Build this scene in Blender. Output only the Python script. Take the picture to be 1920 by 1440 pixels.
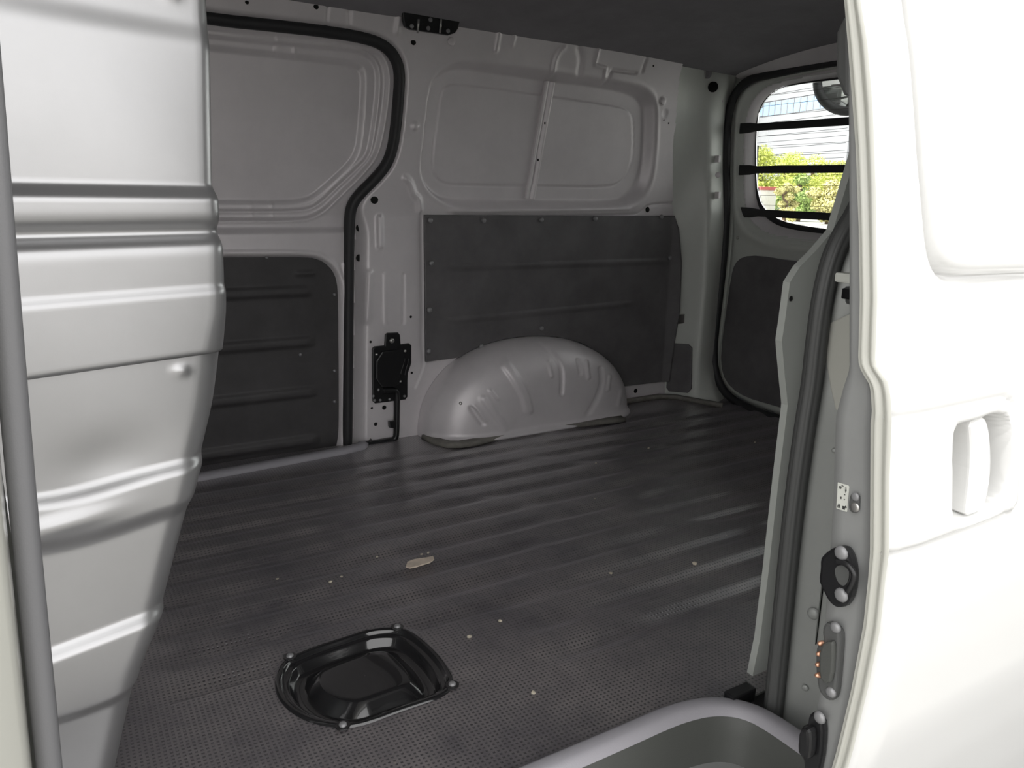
import bpy, bmesh, math, random
import numpy as np
from mathutils import Vector, Matrix

for o in list(bpy.data.objects):
    bpy.data.objects.remove(o, do_unlink=True)
random.seed(4)
rng = np.random.default_rng(4)
SC = bpy.context.scene
COL = SC.collection

# ------------------------------------------------------------------ camera
# World frame: X runs to the rear of the van, Y across it (away from the open
# side door), Z up; z = 0 is the load floor.  f is in pixels of a 1920 frame.
F_PX, PITCH, ROLL, YAW = 1443.0, math.radians(13.86), math.radians(1.1), math.radians(59.0)
EYE = np.array([0.0, 0.0, 0.75])
_fh = np.array([math.cos(YAW), math.sin(YAW), 0]); _rt = np.array([math.sin(YAW), -math.cos(YAW), 0])
_up = np.array([0, 0, 1.0])
CF = _fh * math.cos(PITCH) - _up * math.sin(PITCH)
_u = _up * math.cos(PITCH) + _fh * math.sin(PITCH)
CR = _rt * math.cos(ROLL) + _u * math.sin(ROLL)
CU = _u * math.cos(ROLL) - _rt * math.sin(ROLL)
cam_d = bpy.data.cameras.new('camera'); cam = bpy.data.objects.new('camera', cam_d); COL.objects.link(cam)
cam_d.sensor_fit = 'HORIZONTAL'; cam_d.sensor_width = 36.0; cam_d.lens = F_PX / 1920 * 36.0
cam_d.clip_start = 0.02; cam_d.clip_end = 500
M3 = Matrix((CR, CU, -CF)).transposed()
cam.matrix_world = Matrix.Translation(Vector(EYE)) @ M3.to_4x4()
SC.camera = cam

# ------------------------------------------------------------------ light
w = bpy.data.worlds.new('sky'); SC.world = w; w.use_nodes = True
nt = w.node_tree; bg = nt.nodes['Background']
bg.inputs[0].default_value = (1.0, .99, .985, 1); bg.inputs[1].default_value = 1.0      # bright hazy sky
sd = bpy.data.lights.new('sun', 'SUN'); sun = bpy.data.objects.new('sun', sd); COL.objects.link(sun)
sd.energy = 5.0; sd.angle = math.radians(1.0); sd.color = (1, .96, .9)
sun.rotation_euler = Vector((0.8, -0.25, -1.0)).to_track_quat('-Z', 'Y').to_euler()
vs = SC.view_settings
vs.view_transform = 'Standard'; vs.look = 'None'; vs.gamma = 1; vs.use_curve_mapping = False
vs.exposure = 1.30

# ------------------------------------------------------------------ projection helpers
def ray(x, y): return CF * F_PX + CR * (x - 960) - CU * (y - 720)
def pl(x, y, ax, val):
    d = ray(x, y); return EYE + d * ((val - EYE[ax]) / d[ax])
def ybase(z):
    z = np.asarray(z, float)
    return 2.16 - .15 * np.clip(z - .68, 0, None) - .9 * np.clip(z - 1.06, 0, None) ** 2
def surf(x, y, fun, ax=1, off=0.0):
    v = float(fun(.7)) + off
    for _ in range(14):
        p = pl(x, y, ax, v); v = float(fun(p[2])) + off
    return pl(x, y, ax, v)
def FW(x, y, off=0.0): return surf(x, y, ybase, 1, off)

# ------------------------------------------------------------------ 2-D tools
def chaikin(P, n=2, closed=True):
    P = np.asarray(P, float)
    for _ in range(n):
        if closed:
            Q = np.roll(P, -1, 0); P = np.stack([P * .75 + Q * .25, P * .25 + Q * .75], 1).reshape(-1, P.shape[1])
        else:
            Q = np.stack([P[:-1] * .75 + P[1:] * .25, P[:-1] * .25 + P[1:] * .75], 1).reshape(-1, P.shape[1])
            P = np.vstack([P[:1], Q, P[-1:]])
    return P
def segdist(U, V, A, B):
    ax, ay = A; bx, by = B
    dx, dy = bx - ax, by - ay; L = dx * dx + dy * dy + 1e-12
    t = np.clip(((U - ax) * dx + (V - ay) * dy) / L, 0, 1)
    return np.hypot(U - ax - t * dx, V - ay - t * dy)
def sdf(poly, U, V):
    d = np.full(U.shape, 1e9); ins = np.zeros(U.shape, bool); n = len(poly)
    for i in range(n):
        a = poly[i]; b = poly[(i + 1) % n]
        d = np.minimum(d, segdist(U, V, a, b))
        c = (a[1] > V) != (b[1] > V)
        with np.errstate(divide='ignore', invalid='ignore'):
            xx = (b[0] - a[0]) * (V - a[1]) / (b[1] - a[1]) + a[0]
        ins ^= c & (U < xx)
    return np.where(ins, -d, d)
def pdist(pts, U, V):
    d = np.full(U.shape, 1e9)
    for a, b in zip(pts[:-1], pts[1:]): d = np.minimum(d, segdist(U, V, a, b))
    return d
def ss(t): t = np.clip(t, 0, 1); return t * t * (3 - 2 * t)
def g(x, w_): return np.exp(-(x / w_) ** 2)

# ------------------------------------------------------------------ mesh tools
def link(name, me, m, parent=None, smooth=True):
    if m is not None: me.materials.append(m)
    if smooth and len(me.polygons): me.polygons.foreach_set('use_smooth', [True] * len(me.polygons))
    me.update()
    o = bpy.data.objects.new(name, me); COL.objects.link(o)
    if parent is not None:
        o.parent = parent
        o.matrix_parent_inverse = Matrix.Translation(-parent.location)
    return o
def pyd(name, v, f, m, parent=None, smooth=True):
    me = bpy.data.meshes.new(name)
    me.from_pydata([tuple(map(float, p)) for p in v], [], [tuple(map(int, q)) for q in f])
    return link(name, me, m, parent, smooth)
def grid(name, P, m, parent=None, mask=None, smooth=True, flip=False, close_v=False, close_u=False):
    """P (nu, nv, 3) -> quad sheet; mask (nu, nv) True = keep vertex"""
    P = np.asarray(P, float); nu, nv = P.shape[:2]
    idx = np.arange(nu * nv).reshape(nu, nv)
    if close_v: idx = np.concatenate([idx, idx[:, :1]], 1)
    if close_u: idx = np.concatenate([idx, idx[:1]], 0)
    q = np.stack([idx[:-1, :-1], idx[1:, :-1], idx[1:, 1:], idx[:-1, 1:]], -1).reshape(-1, 4)
    if flip: q = q[:, ::-1]
    V = P.reshape(-1, 3)
    if mask is not None:
        mk = mask.reshape(-1); q = q[mk[q].all(1)]
        used = np.unique(q); re = np.full(len(V), -1); re[used] = np.arange(len(used)); V = V[used]; q = re[q]
    me = bpy.data.meshes.new(name)
    me.vertices.add(len(V)); me.vertices.foreach_set('co', V.astype(np.float32).ravel())
    me.loops.add(len(q) * 4); me.loops.foreach_set('vertex_index', q.astype(np.int32).ravel())
    me.polygons.add(len(q)); me.polygons.foreach_set('loop_start', np.arange(0, len(q) * 4, 4, dtype=np.int32))
    me.update(calc_edges=True); me.validate()
    return link(name, me, m, parent, smooth)
def sweep(name, path, sec, m, parent=None, side=(0, 1, 0), closed=False, sub=2):
    """sec: closed 2-D outline (a along 'side', b across it); path: 3-D points"""
    P = np.asarray(path, float)
    if sub: P = chaikin(P, sub, closed)
    T = (np.roll(P, -1, 0) - np.roll(P, 1, 0)) if closed else np.gradient(P, axis=0)
    T /= np.linalg.norm(T, axis=1)[:, None] + 1e-12
    s = np.asarray(side, float); S = s - (T @ s)[:, None] * T; S /= np.linalg.norm(S, axis=1)[:, None]
    N = np.cross(T, S); sec = np.asarray(sec, float)
    G = P[:, None] + S[:, None] * sec[None, :, :1] + N[:, None] * sec[None, :, 1:]
    o = grid(name, G, m, parent, close_v=True, close_u=closed)
    if not closed:
        bm = bmesh.new(); bm.from_mesh(o.data)
        bmesh.ops.holes_fill(bm, edges=[e for e in bm.edges if e.is_boundary]); bm.to_mesh(o.data); bm.free()
    return o
def circ(r, n=12, ry=None): return [(r * math.cos(i * 2 * math.pi / n), (ry or r) * math.sin(i * 2 * math.pi / n)) for i in range(n)]
def plate(name, pts, vec, m, parent=None, bev=0.0, seg=2, smooth=False):
    """flat outline of 3-D points, extruded by vec, edges bevelled"""
    bm = bmesh.new(); vs_ = [bm.verts.new(tuple(map(float, p))) for p in pts]; f = bm.faces.new(vs_)
    r = bmesh.ops.extrude_face_region(bm, geom=[f])
    nv = [x for x in r['geom'] if isinstance(x, bmesh.types.BMVert)]
    bmesh.ops.translate(bm, verts=nv, vec=Vector(vec))
    bmesh.ops.recalc_face_normals(bm, faces=bm.faces)
    if bev > 0:
        nf = [x for x in bm.faces if len(x.verts) == len(pts) and len(pts) != 4] or list(bm.faces)
        ed = set()
        for x in nf: ed.update(x.edges)
        bmesh.ops.bevel(bm, geom=list(ed), offset=bev, segments=seg, affect='EDGES', profile=.6, clamp_overlap=True)
    me = bpy.data.meshes.new(name); bm.to_mesh(me); bm.free()
    o = link(name, me, m, parent, False)
    if smooth: me.shade_smooth(); 
    return o
def box(name, lo, hi, m, parent=None, bev=0.0):
    (x0, y0, z0), (x1, y1, z1) = lo, hi
    return plate(name, [(x0, y0, z0), (x1, y0, z0), (x1, y1, z0), (x0, y1, z0)], (0, 0, z1 - z0), m, parent, bev)
_dome = {}
def dome(name, p, n, r, h, m, parent=None, rings=4, seg=12):
    """low bolt head / rivet / plug: dome of radius r, height h standing on p along n"""
    key = (r, h, m.name, rings, seg)
    if key not in _dome:
        v = []; f = []
        for k in range(rings):
            a = k / rings * math.pi / 2; rr = r * math.cos(a) ** .6; z = h * math.sin(a)
            v += [(rr * math.cos(t * 2 * math.pi / seg), rr * math.sin(t * 2 * math.pi / seg), z) for t in range(seg)]
        v.append((0, 0, h)); top = len(v) - 1
        for k in range(rings - 1):
            for t in range(seg):
                f.append((k * seg + t, k * seg + (t + 1) % seg, (k + 1) * seg + (t + 1) % seg, (k + 1) * seg + t))
        for t in range(seg): f.append(((rings - 1) * seg + t, (rings - 1) * seg + (t + 1) % seg, top))
        me = bpy.data.meshes.new(name)
        me.from_pydata(v, [], f); me.materials.append(m); me.shade_smooth(); _dome[key] = me
    o = bpy.data.objects.new(name, _dome[key]); COL.objects.link(o)
    q = Vector(n).to_track_quat('Z', 'Y')
    o.location = Vector(tuple(map(float, p))); o.rotation_mode = 'QUATERNION'; o.rotation_quaternion = q
    if parent is not None:
        o.parent = parent; o.matrix_parent_inverse = Matrix.Translation(-parent.location)
    return o
def thing(name, label, cat, loc=(0, 0, 0), group=None):
    o = bpy.data.objects.new(name, None); COL.objects.link(o); o.location = tuple(map(float, loc)); o.empty_display_size = .05
    o['label'] = label; o['category'] = cat
    if group: o['group'] = group
    return o
def tag(o, label, cat, group=None):
    o['label'] = label; o['category'] = cat
    if group: o['group'] = group
    return o
def struct(o, label=None):
    o['kind'] = 'structure'
    if label: o['label'] = label
    return o

# ------------------------------------------------------------------ materials
def mat(name, col, rough=.5, metal=0.0, coat=0.0, spec=.5, bump=0.0, bscale=200, var=0.0, vscale=8, trans=0.0, ior=1.5):
    m = bpy.data.materials.new(name); m.use_nodes = True
    t = m.node_tree; b = t.nodes['Principled BSDF']
    b.inputs['Base Color'].default_value = (*col, 1); b.inputs['Roughness'].default_value = rough
    b.inputs['Metallic'].default_value = metal; b.inputs['Coat Weight'].default_value = coat
    b.inputs['Specular IOR Level'].default_value = spec; b.inputs['IOR'].default_value = ior
    b.inputs['Transmission Weight'].default_value = trans
    tc = t.nodes.new('ShaderNodeTexCoord')
    if bump:
        n = t.nodes.new('ShaderNodeTexNoise'); n.inputs['Scale'].default_value = bscale; n.inputs['Detail'].default_value = 4
        bp = t.nodes.new('ShaderNodeBump'); bp.inputs['Strength'].default_value = bump; bp.inputs['Distance'].default_value = .002
        t.links.new(tc.outputs['Object'], n.inputs['Vector']); t.links.new(n.outputs[0], bp.inputs['Height'])
        t.links.new(bp.outputs[0], b.inputs['Normal'])
    if var:
        n = t.nodes.new('ShaderNodeTexNoise'); n.inputs['Scale'].default_value = vscale; n.inputs['Detail'].default_value = 6
        n.inputs['Roughness'].default_value = .65
        r = t.nodes.new('ShaderNodeMapRange'); r.inputs['From Min'].default_value = .3; r.inputs['From Max'].default_value = .7
        r.inputs['To Min'].default_value = 1 - var; r.inputs['To Max'].default_value = 1 + var
        x = t.nodes.new('ShaderNodeMix'); x.data_type = 'RGBA'; x.blend_type = 'MULTIPLY'; x.inputs['Factor'].default_value = 1
        x.inputs['A'].default_value = (*col, 1)
        t.links.new(tc.outputs['Object'], n.inputs['Vector']); t.links.new(n.outputs[0], r.inputs[0])
        t.links.new(r.outputs[0], x.inputs['B']); t.links.new(x.outputs['Result'], b.inputs['Base Color'])
    return m
SILVER = mat('silver_paint', (.74, .705, .72), .42, .2, bump=.02, bscale=900, var=.05)
PARTM = mat('partition_metal', (.46, .46, .465), .33, .8, bump=.02, bscale=700, var=.03)
GREY = mat('grey_painted_metal', (.34, .345, .34), .45, .3, var=.06)
PILL = mat('greenish_grey_paint', (.62, .64, .60), .5, .1, var=.04)
LINING_GLARE = mat('lining_board_glare_lifted', (.125, .12, .123), .5, bump=.15, bscale=500, var=.2)  # lighter copy of the black board, lens glare put into its colour
JAMB = mat('jamb_grey_paint', (.34, .35, .335), .45, .2, var=.06)
LINING = mat('black_lining_board', (.055, .052, .054), .55, bump=.15, bscale=500, var=.25)
RUB = mat('black_rubber', (.022, .022, .024), .55, bump=.05, bscale=400)
SEALG = mat('grey_rubber', (.085, .087, .085), .5, bump=.05, bscale=300)
TUBE = mat('grey_vinyl', (.15, .15, .155), .42, bump=.1, bscale=600)
HEAD = mat('headliner_cloth', (.28, .27, .285), .95, spec=.1, bump=.3, bscale=700, var=.1)
BLACK = mat('black_plastic', (.012, .012, .013), .32)
GLOSS = mat('gloss_black_steel', (.012, .012, .013), .16, coat=1.0)
HOLE = mat('hole_black', (.004, .004, .004), .9)
WHITE = mat('white_paint', (.70, .70, .685), .28, coat=.6)
WHITE_SHADED = mat('white_paint_edge_shaded', (.52, .52, .47), .35, coat=.3)  # white paint darkened, shade on forward-facing edges put into the colour
STEEL = mat('bright_steel', (.55, .54, .52), .35, .9)
RIVET = mat('grey_rivet', (.27, .27, .275), .4, .3)
PLAST = mat('grey_plastic', (.34, .33, .355), .5, bump=.15, bscale=500)
DPLAST = mat('dark_grey_plastic', (.075, .078, .072), .5, bump=.15, bscale=500)
PAPER = mat('torn_paper', (.62, .53, .44), .9, var=.15, vscale=60)
COPPER = mat('brass_pin', (.75, .42, .28), .35, .8)
STICK = mat('white_sticker', (.62, .63, .58), .5)
INK = mat('sticker_ink', (.03, .03, .03), .6)
DUST = mat('dusty_primer', (.20, .19, .17), .7, var=.25, vscale=30)

def mat_mat():
    m = bpy.data.materials.new('ribbed_rubber_mat'); m.use_nodes = True
    t = m.node_tree; b = t.nodes['Principled BSDF']; L = t.links.new
    b.inputs['Roughness'].default_value = .5; b.inputs['Specular IOR Level'].default_value = 1.0
    b.inputs['Coat Weight'].default_value = 1.0; b.inputs['Coat Roughness'].default_value = .27; b.inputs['Coat IOR'].default_value = 2.0
    b.inputs['Sheen Weight'].default_value = .12; b.inputs['Sheen Roughness'].default_value = .5; b.inputs['Sheen Tint'].default_value = (.9, .85, .95, 1)
    tc = t.nodes.new('ShaderNodeTexCoord'); sp = t.nodes.new('ShaderNodeSeparateXYZ'); L(tc.outputs['Object'], sp.inputs[0])
    def mth(op, a, b2=None):
        n = t.nodes.new('ShaderNodeMath'); n.operation = op
        for i, v in enumerate((a, b2)):
            if v is None: continue
            if isinstance(v, (int, float)): n.inputs[i].default_value = v
            else: L(v, n.inputs[i])
        return n.outputs[0]
    k = 2 * math.pi / .0074
    sx = mth('SINE', mth('MULTIPLY', sp.outputs[0], k)); sy = mth('SINE', mth('MULTIPLY', sp.outputs[1], k))
    pit = mth('MAXIMUM', sx, sy)                       # raised lattice round square pits
    rng_ = t.nodes.new('ShaderNodeMapRange'); rng_.inputs['From Min'].default_value = -.6; rng_.inputs['From Max'].default_value = .35
    rng_.interpolation_type = 'SMOOTHSTEP'; L(pit, rng_.inputs[0])
    n1 = t.nodes.new('ShaderNodeTexNoise'); n1.inputs['Scale'].default_value = 5; n1.inputs['Detail'].default_value = 8; n1.inputs['Roughness'].default_value = .7
    L(tc.outputs['Object'], n1.inputs['Vector'])
    n2 = t.nodes.new('ShaderNodeTexNoise'); n2.inputs['Scale'].default_value = 120; n2.inputs['Detail'].default_value = 2
    L(tc.outputs['Object'], n2.inputs['Vector'])
    bp = t.nodes.new('ShaderNodeBump'); bp.inputs['Strength'].default_value = .6; bp.inputs['Distance'].default_value = .0012
    L(rng_.outputs[0], bp.inputs['Height']); L(bp.outputs[0], b.inputs['Normal'])
    bp2 = t.nodes.new('ShaderNodeBump'); bp2.inputs['Strength'].default_value = .22; bp2.inputs['Distance'].default_value = .0012
    L(rng_.outputs[0], bp2.inputs['Height']); L(bp2.outputs[0], b.inputs['Coat Normal'])
    cr = t.nodes.new('ShaderNodeValToRGB'); e = cr.color_ramp.elements
    e[0].position = .35; e[0].color = (.055, .050, .058, 1); e[1].position = .72; e[1].color = (.20, .18, .175, 1)
    L(n1.outputs[0], cr.inputs[0])
    # dust caught on the lattice, pits stay dark
    mx = t.nodes.new('ShaderNodeMix'); mx.data_type = 'RGBA'; mx.inputs['A'].default_value = (.022, .021, .023, 1)
    L(cr.outputs[0], mx.inputs['B']); L(rng_.outputs[0], mx.inputs['Factor'])
    sp2 = t.nodes.new('ShaderNodeMapRange'); sp2.inputs['From Min'].default_value = .74; sp2.inputs['From Max'].default_value = .80
    L(n2.outputs[0], sp2.inputs[0])
    mx2 = t.nodes.new('ShaderNodeMix'); mx2.data_type = 'RGBA'; L(mx.outputs['Result'], mx2.inputs['A']); mx2.inputs['B'].default_value = (.25, .22, .18, 1)
    L(sp2.outputs[0], mx2.inputs['Factor']); L(mx2.outputs['Result'], b.inputs['Base Color'])
    r2 = t.nodes.new('ShaderNodeMapRange'); r2.inputs['To Min'].default_value = .36; r2.inputs['To Max'].default_value = .44
    L(n1.outputs[0], r2.inputs[0]); L(r2.outputs[0], b.inputs['Roughness'])
    return m
MAT = mat_mat()

# ================================================================== GROUND
ground = struct(pyd('ground', [(-60, -60, -.55), (140, -60, -.55), (140, 140, -.55), (-60, 140, -.55)], [(0, 1, 2, 3)],
                    mat('pale_concrete', (.52, .51, .49), .9, var=.12, vscale=.6), smooth=False), 'pale concrete ground around the van')
pyd('asphalt_lane', [(-30, -30, -.545), (14, -30, -.545), (14, 30, -.545), (-30, 30, -.545)], [(0, 1, 2, 3)], mat('asphalt', (.13, .13, .127), .9, var=.2, vscale=3), ground, smooth=False)

# ================================================================== FLOOR
hpx = [(150,660),(160,580),(210,490),(300,440),(480,370),(700,300),(870,245),(1060,235),(1150,260),(1260,340),(1380,460),(1450,570),(1470,630),(1460,690),(1380,750),(1200,810),(1000,880),(850,940),(700,975),(560,965),(400,930),(260,850),(180,760)]
HATCH = chaikin([pl(480 + u / 4, 1120 + v / 4, 2, 0)[:2] for u, v in hpx], 2)
gx = np.arange(-.42, 2.205, .006); gy = np.arange(.70, 2.175, .004)
X, Y = np.meshgrid(gx, gy, indexing='ij')
ph = ((Y - .845) / .095) % 1.0
rid = ss((ph - .04) / .30) * (1 - ss((ph - .66) / .30))
brk = 1 - .8 * g(X - (1.27 + .12 * np.sin(Y * 13)), .05) - .6 * g(X - (.86 + .1 * np.sin(Y * 9 + 1)), .04)
amp = ss((Y - .86) / .05) * ss((2.02 - Y) / .06) * ss((X - .05 - .55 * (Y < 1.12)) / .12) * np.clip(brk, 0, 1)
Z = -.007 + .007 * (rid * amp + (1 - amp)) + .0015 * np.sin(X * 7 + Y * 5) * np.sin(Y * 6)
sh = sdf(HATCH, X, Y)
Z = np.where(sh < .03, Z * ss(sh / .03), Z)
floor = struct(grid('floor', np.stack([X, Y, Z], -1), MAT, mask=sh > -.006), 'black ribbed rubber mat floor with small square pits')
box('subfloor', (-.42, .62, -.12), (2.3, 2.25, -.06), GREY, floor)

# ================================================================== RIGHT WALL (far body side)
seal_px = [(400,37),(500,47),(600,58),(683,71),(722,87),(742,113),(748,143),(744,200),(739,250),(733,283),(722,311),(700,337),(674,362),(658,383),(653,410),(652,480),(651,600),(650,760),(649,838)]
SEALP = np.array([FW(x, y, .025) for x, y in seal_px])
OPEN = [tuple(p) for p in chaikin(SEALP[:, [0, 2]], 2, False)]
OPEN = [(-.5, OPEN[0][1] + .03)] + OPEN + [(OPEN[-1][0], -.1), (-.5, -.1)]
def cpx(pts, sx, ox, oy, f=FW, n=2, closed=True):
    return chaikin([f(ox + u / sx, oy + v / sx)[[0, 2]] for u, v in pts], n, closed)
c6 = dict(sx=3.4278, ox=760, oy=0)
WO = cpx([(150,580),(110,950),(95,1080),(115,1180),(180,1265),(300,1335),(420,1348),(900,1342),(1430,1338),(1520,1300),(1585,1190),(1612,1000),(1622,720),(1600,610),(1520,545),(1300,508),(950,455),(500,400),(330,395),(235,440),(180,500)], **c6)
WI = cpx([(165,590),(125,950),(112,1070),(135,1160),(190,1225),(260,1270),(400,1278),(800,1282),(1380,1285),(1450,1245),(1525,1145),(1553,1000),(1562,750),(1545,660),(1480,598),(1250,555),(950,520),(600,468),(430,440),(300,440),(215,500)], **c6)
WG = cpx([(250,590),(225,800),(195,1000),(200,1110),(250,1175),(340,1192),(800,1197),(1340,1208),(1420,1172),(1475,1095),(1502,1000),(1505,780),(1480,705),(1400,670),(960,603),(600,553),(350,523),(280,540)], **c6)
gx = np.arange(-.45, 2.0, .005); gz = np.arange(-.03, 1.212, .004)
X, Z = np.meshgrid(gx, gz, indexing='ij')
sO = sdf(WO, X, Z); sI = sdf(WI, X, Z); sG = sdf(WG, X, Z); sD = sdf(OPEN, X, Z)
off = np.zeros_like(X)
t_ = np.where(sO >= 0, 0, np.where(sI <= 0, 1, -sO / (-sO + sI + 1e-9)))
off -= .032 * ss(t_)
off += np.where(sG < 0, .0025 * ss(-sG / .005), 0) - .002 * g(sG + .001, .0025)
off += .0015 * g(sO - .004, .006)
# pillar beside the sliding door: steps out to the seal flange
wid = np.where(Z < .62, .058, .058 - (.058 - .02) * ss((Z - .62) / .12))
off -= .05 * (1 - ss(sD / wid)) * np.where(Z < .62, 1, 1 - .5 * ss((Z - .62) / .12))
# pressed lines and small embossings
def lines(pts, dep, wd, n=1):
    global off
    off += dep * g(pdist(chaikin([FW(x, y)[[0, 2]] for x, y in pts], n, False), X, Z), wd)
lines([(790,398),(791,500),(792,600),(790,640),(794,672),(793,690),(777,726)], -.003, .004)
lines([(722,515),(722,600),(724,606)], .004, .004); lines([(756,515),(756,605)], -.004, .004)
lines([(711,408),(712,462)], .012, .008); lines([(692,512),(689,560),(687,600)], .008, .01)
lines([(760,335),(770,345),(775,365),(785,372),(787,395)], .010, .008, 2)
lines([(935,60),(930,95)], .007, .005); lines([(965,65),(961,84)], .006, .004)
lines([(1036,142),(1040,115),(1048,98),(1058,90)], .008, .006, 2); lines([(1086,92),(1092,110),(1086,138)], -.007, .008, 2)
lines([(1122,92),(1115,122),(1136,128),(1133,146)], .006, .004, 0); lines([(1138,155),(1148,131),(1192,137)], -.006, .004, 0)
lines([(1212,110),(1204,134)], -.006, .004, 0); lines([(1065,28),(1063,42)], .006, .006)
lines([(655,22),(655,50)], -.005, .004); lines([(615,10),(612,45)], -.004, .004); lines([(748,35),(744,60)], .008, .006)
lines([(850,404),(1190,404),(1203,398),(1215,384),(1262,382)], -.006, .004, 1)
lines([(840,396),(1180,392)], .004, .004, 0)
for cx_, cy_, dp in [(778,237,.006),(1242,190,.006),(1247,212,-.002)]:
    p = FW(cx_, cy_); off += dp * (1 - ss((np.hypot(X - p[0], Z - p[2]) - .008) / .006))
off += .0012 * np.sin(X * 9 + Z * 4) * np.sin(Z * 11 + 1)
Yw = ybase(Z) - off
keep = (sD > -.004) & (Z > -.03)
wallA_px = [(1272,132),(1266,190),(1262,250),(1262,400),(1268,480),(1264,580),(1256,640),(1249,690),(1248,748)]
WA = np.array([FW(x, y) for x, y in wallA_px])[::-1]
keep &= X < np.interp(Z, WA[:, 2], WA[:, 0]) + .012
wall = struct(grid('wall_right', np.stack([X, Yw, Z], -1), SILVER, mask=keep), 'grey painted inner body side of the van')
grid('outer_skin', np.array([[[x_, 2.29 - .2 * max(0, z_ - .7) ** 1.2, z_] for z_ in np.linspace(-.35, 1.32, 20)] for x_ in (-.6, 2.35)]), WHITE, wall)
# window brace
b0 = [FW(1022, 152, .024), FW(1041, 156, .024), FW(1003, 371, .028), FW(984, 372, .028)]
bu = (b0[1] - b0[0]); bd = (b0[3] - b0[0])
prof = [(0, -.006), (.02, .005), (.30, .006), (.38, -.003), (.60, -.003), (.66, .007), (.90, .006), (1.0, -.006)]
G = np.array([[b0[0] + bd * s_ + bu * a_ + np.array([0, -h_, 0]) for a_, h_ in prof] for s_ in np.linspace(0, 1, 12)])
brace = grid('window_brace', G, SILVER, wall, smooth=False); brace['label'] = 'ribbed vertical brace across the blanked window'
for x, y in [(1022,231),(1009,300)]: dome('brace_hole', FW(x, y, .020), (0, -1, 0), .004, .001, HOLE, brace, 2, 8)
for x, y, r in [(671,427,.011),(671,483,.011),(694,374,.012),(775,79,.008),(593,12,.007),(463,4,.005),(1214,393,.010),(770,594,.004),(695,641,.004),(772,699,.004),
                (697,765,.004),(720,764,.007),(704,795,.006),(1225,123,.004),(1245,225,.003),(1254,231,.003),(1192,733,.009)]:
    z0 = FW(x, y)[2]; ofs = .034 if 655 < x < 695 and y > 360 and y < 500 else 0
    p = FW(x, y, ofs)
    i = int(np.clip((p[0] + .45) / .005, 0, X.shape[0] - 1)); j = int(np.clip((p[2] + .03) / .004, 0, X.shape[1] - 1))
    p[1] = Yw[i, j] - .0005
    dome('plug_hole', p, (0, -1, 0), r, .0015, HOLE, wall, 2, 12)
for x, y in [(1242,190),(845,78)]:
    p = FW(x, y); dome('body_plug', p + np.array([0, -.004, 0]), (0, -1, 0), .012, .003, SILVER, wall)

# corner pillar between the body side and the tailgate
def colz(px, f): 
    a = np.array([f(x, y) for x, y in px]); return a[np.argsort(a[:, 2])]
zA = WA
zB = colz([(1325,165),(1330,250),(1328,400),(1322,520),(1312,640),(1308,700),(1302,752)], lambda x, y: pl(x, y, 0, 2.04))
zC = colz([(1366,150),(1356,190),(1351,250),(1350,320),(1352,420),(1346,500),(1337,600),(1330,680),(1338,735),(1352,766)], lambda x, y: pl(x, y, 0, 2.12))
zz = np.linspace(-.01, 1.19, 90)
def at(c, z): return np.stack([np.interp(z, c[:, 2], c[:, 0]), np.interp(z, c[:, 2], c[:, 1]), z], -1)
PA, PB, PC = at(zA, zz), at(zB, zz), at(zC, zz)
PD = PC + np.array([.06, .03, 0])
cols = [PA + np.array([-.004, .002, 0])]
for a in (.12, .35, .6, .8, .93): cols.append(PA * (1 - a) + PB * a + np.array([0, .01 * math.sin(a * math.pi), 0]))
for a in (.06, .2, .45, .7, .9, 1): cols.append(PB * (1 - a) + PC * a + np.array([0, -.006 * math.sin(a * math.pi), 0]))
cols.append(PC * .7 + PD * .3); cols.append(PD)
cp = np.stack(cols, 1)
for zc_, dp in [(.70, .004), (.80, .002)]: cp[:, 3:8, 1] -= (dp * g(zz - zc_, .012))[:, None]
cpil = grid('corner_pillar', cp, PILL, wall, flip=True)
for (x, y) in [(1350,190)]: dome('body_plug', pl(x, y, 0, 2.11), (-1, -.6, 0), .012, .003, SILVER, wall)
dome('plug_hole', pl(1337, 163, 0, 2.05), (-.6, -.8, -.2), .018, .002, HOLE, wall, 2, 14)
for x, y in [(1345,298),(1345,366)]:
    p = pl(x, y, 0, 2.075); box('slot_clip', p + np.array([-.004, -.01, -.012]), p + np.array([.006, .01, .012]), SILVER, wall, .002)
for x, y in [(1346,328)]: dome('body_plug', pl(x, y, 0, 2.075), (-1, -.7, 0), .01, .004, SILVER, wall)
anc = [pl(x, y, 0, 2.02) for x, y in [(1267,590),(1284,588),(1283,605),(1268,607)]]
an = plate('cargo_anchor', anc, (-.012, -.012, 0), STEEL, wall, .003); an['label'] = 'small bright lashing anchor'
# footing of body side along the mat
fo = [(748,826),(770,818),(800,815)]
sweep('mat_edge_flange', [(1.72, 2.15, .012), (1.85, 2.152, .012), (1.985, 2.15, .012), (2.04, 2.02, .012), (2.08, 1.95, .010)], [(-.014, -.008), (.006, -.008), (.006, .008), (-.002, .010), (-.014, .002)], DUST, wall, side=(0, 0, 1), sub=1)

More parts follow.
